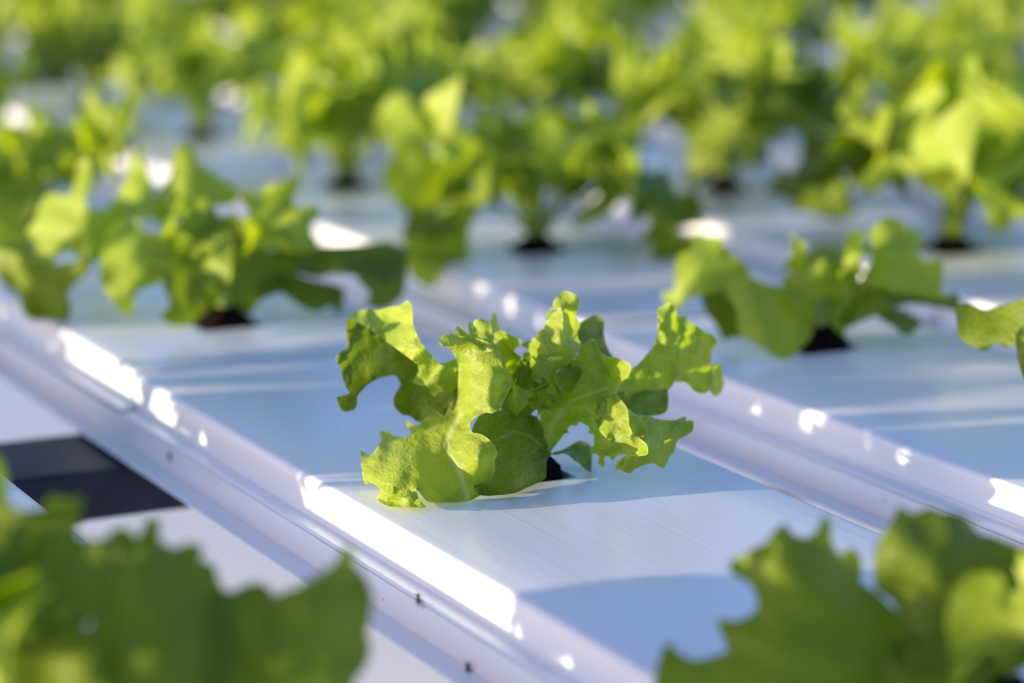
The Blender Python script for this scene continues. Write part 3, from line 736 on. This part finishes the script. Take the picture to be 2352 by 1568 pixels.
FRONTR = [
 [('FR', [(770,690),(840,650),(900,610),(960,590),(1010,520),(1060,480),(1080,520),(1120,550),(1180,560),(1240,520),(1270,440),(1300,470),(1300,560),(1330,620),(1360,660),(1390,630),(1420,610),(1460,660),(1470,740),(1460,790),(1530,840),(1600,900),(1690,1000),(1720,1100),(1600,1420),(360,1420),(380,1240),(400,1180),(430,1120),(470,1170),(560,1220),(680,1200),(760,1170),(740,1100),(700,1000),(780,1010),(860,990),(920,930),(910,850),(860,780),(780,740)], [(780,695,20),(1050,500,-10),(1020,620,45),(1280,460,-40),(1200,700,40),(1460,680,-60),(1400,900,10),(1680,1010,-30),(900,950,60),(720,1010,60),(430,1140,90),(700,1280,110),(1200,1250,110),(1550,1350,60)])],
 [('FR', [(1560,600),(1600,540),(1660,440),(1680,390),(1740,430),(1850,400),(1900,420),(2000,430),(2060,470),(2100,530),(2200,560),(2300,600),(2420,650),(2420,880),(2320,1000),(2290,930),(2245,850),(2250,960),(2310,1100),(2250,1250),(2000,1420),(1700,1420),(1720,1100),(1690,1000),(1680,960),(1640,880),(1560,830),(1550,720)], [(1570,620,20),(1680,400,-50),(1800,600,50),(1880,410,-60),(1950,520,0),(2080,500,-40),(2400,680,-60),(1700,850,30),(2000,850,40),(2270,1000,0),(1900,1200,90),(1750,1350,100)])],
 [('FR', [(1640,1120),(1740,1100),(1820,1070),(1930,1040),(2050,1040),(2250,1100),(2420,1050),(2420,1200),(2250,1280),(2050,1300),(1900,1420),(1600,1420)], [(1650,1130,50),(1950,1040,10),(2400,1060,-20),(1800,1350,120),(2200,1250,60)])],
]
MIDBACK = [
 [('T', [(1760,790),(1830,700),(1850,640),(1900,650),(2000,720),(2080,800),(2140,860),(2050,900),(1960,950),(1900,980),(1850,960),(1800,880)], [(1770,800,40),(1870,650,10),(2120,860,-20),(1870,960,50),(1950,800,30)])],
 [('T', [(1730,560),(1800,440),(1860,430),(1900,520),(1960,560),(2050,560),(2110,570),(2100,640),(1990,650),(1920,640),(1850,670),(1780,660)], [(1740,570,-40),(1830,440,-60),(2100,600,-30),(1850,650,10)])],
 [('TR', [(440,660),(490,600),(540,640),(560,740),(640,830),(720,840),(700,930),(660,990),(650,1030),(600,960),(500,900),(470,950),(400,1000),(280,1040),(300,990),(400,900),(420,780)], [(450,660,0),(540,680,-20),(700,860,10),(300,1020,40),(500,850,20),(650,1020,30)])],
 [('TR', [(645,1030),(720,1060),(820,1080),(870,1060),(900,1120),(840,1180),(720,1180),(650,1190)], [(650,1040,40),(880,1080,0),(680,1180,40)])],
 [('T', [(1880,1010),(1960,980),(2060,960),(2120,900),(2180,880),(2190,960),(2150,1060),(2140,1180),(2060,1200),(1980,1320),(1890,1260),(1860,1150)], [(1880,1020,60),(2170,900,20),(2140,1150,60),(1960,1300,90)])],
]

LABELS = {
 'main': 'sharp bright green young lettuce with curled leaves in the centre, in focus',
 'mid_left': 'bushy blurred lettuce left of the sharp centre lettuce on the same channel',
 'mid_right': 'blurred lettuce with a rounded pale hanging leaf right of the sharp centre lettuce',
 'left_cluster': 'blurred lettuce cut by the left edge with a leaf hanging over the channel rim',
 'right_edge': 'lettuce mostly outside the right edge, one dark leaf reaching in',
 'front_left': 'large soft dark lettuce in the bottom left corner foreground',
 'front_right': 'large soft dark lettuce with toothed leaves in the bottom right corner foreground',
 'mid_back': 'blurred lettuce directly behind the sharp centre lettuce, with bright yellow-green leaf',
}
SECOND = ['blurred lettuce behind the gap between the bushy left lettuce and the centre one',
          'blurred lettuce at right behind the one with the rounded hanging leaf',
          'blurred lettuce in the third channel, left of the right hand blurred one']
BACK = {'back_left': 'blurred lettuce just above the bushy left lettuce, one channel further back',
        'upper_left': 'blurred lettuce near the left edge in the upper left, one channel behind the bushy one',
        'back_centre': 'blurred lettuce directly above the one with the bright yellow-green leaf'}
def toward(cx_, cy_, half):
    a0 = math.atan2(cy_, cx_)
    return lambda a: abs((a - a0 + math.pi) % (2 * math.pi) - math.pi) < half

si = 0
for i, (row, x, v, kind) in enumerate(PLANTS):
    D = depth_of(x, v); org = base_of(x, v)
    if kind == 'main':
        e = lettuce(x, v, LABELS[kind], None, 3, 0.6, 0, 0, 3, None, 0.0024)
        for q, lf in enumerate(MAIN): traced_leaf(e, org, D, lf, 4.5, 9.0, 4.2, 1.6, LEAF2 if q in (0, 3, 4, 6, 9, 10, 14) else LEAF)  # far left face: its shade is put in by the darker leaf colour
    elif kind == 'mid_left':
        e = lettuce(x, v, LABELS[kind], None, 5, 0.66, 4, 3, 3, toward(HD[0], HD[1], 1.4))
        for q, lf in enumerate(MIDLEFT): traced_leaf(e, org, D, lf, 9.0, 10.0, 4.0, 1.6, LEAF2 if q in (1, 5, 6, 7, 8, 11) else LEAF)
    elif kind == 'left_cluster':
        e = lettuce(x, v, LABELS[kind], None, 9, 0.9, 6, 3, 3, toward(HD[0], HD[1], 1.5))
        for lf in LEFTC: traced_leaf(e, org, D, lf, 10.0, 9.0, 3.0)
    elif kind == 'mid_right':
        e = lettuce(x, v, LABELS[kind], None, 11, 0.6, 0, 2, 3, toward(HD[0], HD[1], 1.6))
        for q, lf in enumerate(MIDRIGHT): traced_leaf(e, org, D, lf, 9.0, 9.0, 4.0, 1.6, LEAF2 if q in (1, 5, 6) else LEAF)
    elif kind == 'right_edge':
        e = lettuce(x, v, LABELS[kind], None, 12, 0.9, 6, 3, 3, toward(RT[0], RT[1], 1.6))
        for lf in RIGHTEDGE: traced_leaf(e, org, D, lf, 10.0, 8.0, 3.0, 1.0, LEAF2)  # leaf in shade, darkened through its colour
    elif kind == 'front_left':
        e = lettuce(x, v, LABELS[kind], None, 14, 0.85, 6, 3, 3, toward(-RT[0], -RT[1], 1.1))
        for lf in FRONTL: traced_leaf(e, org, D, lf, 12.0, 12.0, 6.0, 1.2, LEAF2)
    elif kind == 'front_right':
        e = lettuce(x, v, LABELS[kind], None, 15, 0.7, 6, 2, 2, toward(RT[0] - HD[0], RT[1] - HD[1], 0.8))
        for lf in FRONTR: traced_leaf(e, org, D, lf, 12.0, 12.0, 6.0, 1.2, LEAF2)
    elif kind == 'mid_back':
        e = lettuce(x, v, LABELS[kind], None, 17, 1.05, 7, 5, 4, toward(HD[0], HD[1], 2.3))
        for lf in MIDBACK: traced_leaf(e, org, D, lf, 9.0, 8.0, 3.0)
    elif kind == 'second':
        lettuce(x, v, SECOND[si], None, 20 + si, 1.16, 7, 5, 4); si += 1
    elif kind in BACK:
        lettuce(x, v, BACK[kind], None, 30 + i, 1.05, 6, 5, 4)
    elif kind == 'outside':
        lettuce(x, v, 'unseen lettuce on the outermost channel, added beyond the left edge for its shadow', 'unseen lettuces added for shadows', 60 + i, 1.0, 7, 5, 3)
    elif kind == 'edge':
        lettuce(x, v, 'lettuce on the nearest channel, standing beyond the left edge of the picture', 'lettuces beyond the left edge', 60 + i, 1.0, 6, 4, 3)
    else:
        lettuce(x, v, 'strongly blurred lettuce in the crowded rows at the back', 'blurred lettuces at the back', 30 + i, 0.98 + 0.14 * math.sin(i * 1.7), 6, 5, 4)

# ------------------------------------------------------------------ gnats and specks on the channel side
def gnat(px, py, plane_x, label, sc):
    d = ray(px, py); t = plane_x / d[0]; p = CAM + d * t
    e = empty('gnat', W(p), label, 'insect', None)
    s = 0.0008 * sc
    bm = bmesh.new(); bmesh.ops.create_uvsphere(bm, u_segments=10, v_segments=7, radius=1)
    for v in bm.verts: v.co = Vector((v.co.x * s * .45 - s * .5, v.co.y * s * .5, v.co.z * s * .75))
    from_bm('body', bm, GNAT, e, True)
    bm = bmesh.new(); bmesh.ops.create_uvsphere(bm, u_segments=8, v_segments=6, radius=s * .38)
    for v in bm.verts: v.co += Vector((-s * .5, 0, s * 1.2))
    from_bm('head', bm, GNAT, e, True)
    for sg in (-1, 1):
        vts = [(-s * .9, 0, s * .5), (-s * .8, sg * s * .7, -s * .3), (-s * .8, sg * s * .8, -s * 1.2), (-s * .8, sg * s * .25, -s * 1.5)]
        link('wing', mesh('wing', vts, [(0, 1, 2, 3)], WING, False), e)
        for k in range(3):
            z = s * (.6 - .5 * k)
            tv, tf = tube([(-s * .5, sg * s * .3, z), (-s * .7, sg * s * 1.1, z + s * (.5 - .45 * k)), (-s * .02, sg * s * 1.7, z + s * (.9 - .9 * k))], [s * .09, s * .07, s * .05], 5)
            link('leg', mesh('leg', tv, tf, GNAT, True), e)
gnat(966, 1378, ROWS[1] - 0.0235, 'tiny dark gnat on the channel side below the sharp lettuce', 1.5)
gnat(1079, 1536, ROWS[1] - 0.0225, 'tiny dark gnat at the bottom edge of the channel side', 1.4)
gnat(392, 1049, ROWS[1] - 0.0225, 'blurred dark speck of a gnat on the channel side above the dark rail', 1.2)
gnat(328, 981, ROWS[1] - 0.001, 'blurred long-legged gnat on the channel groove at left', 1.7)
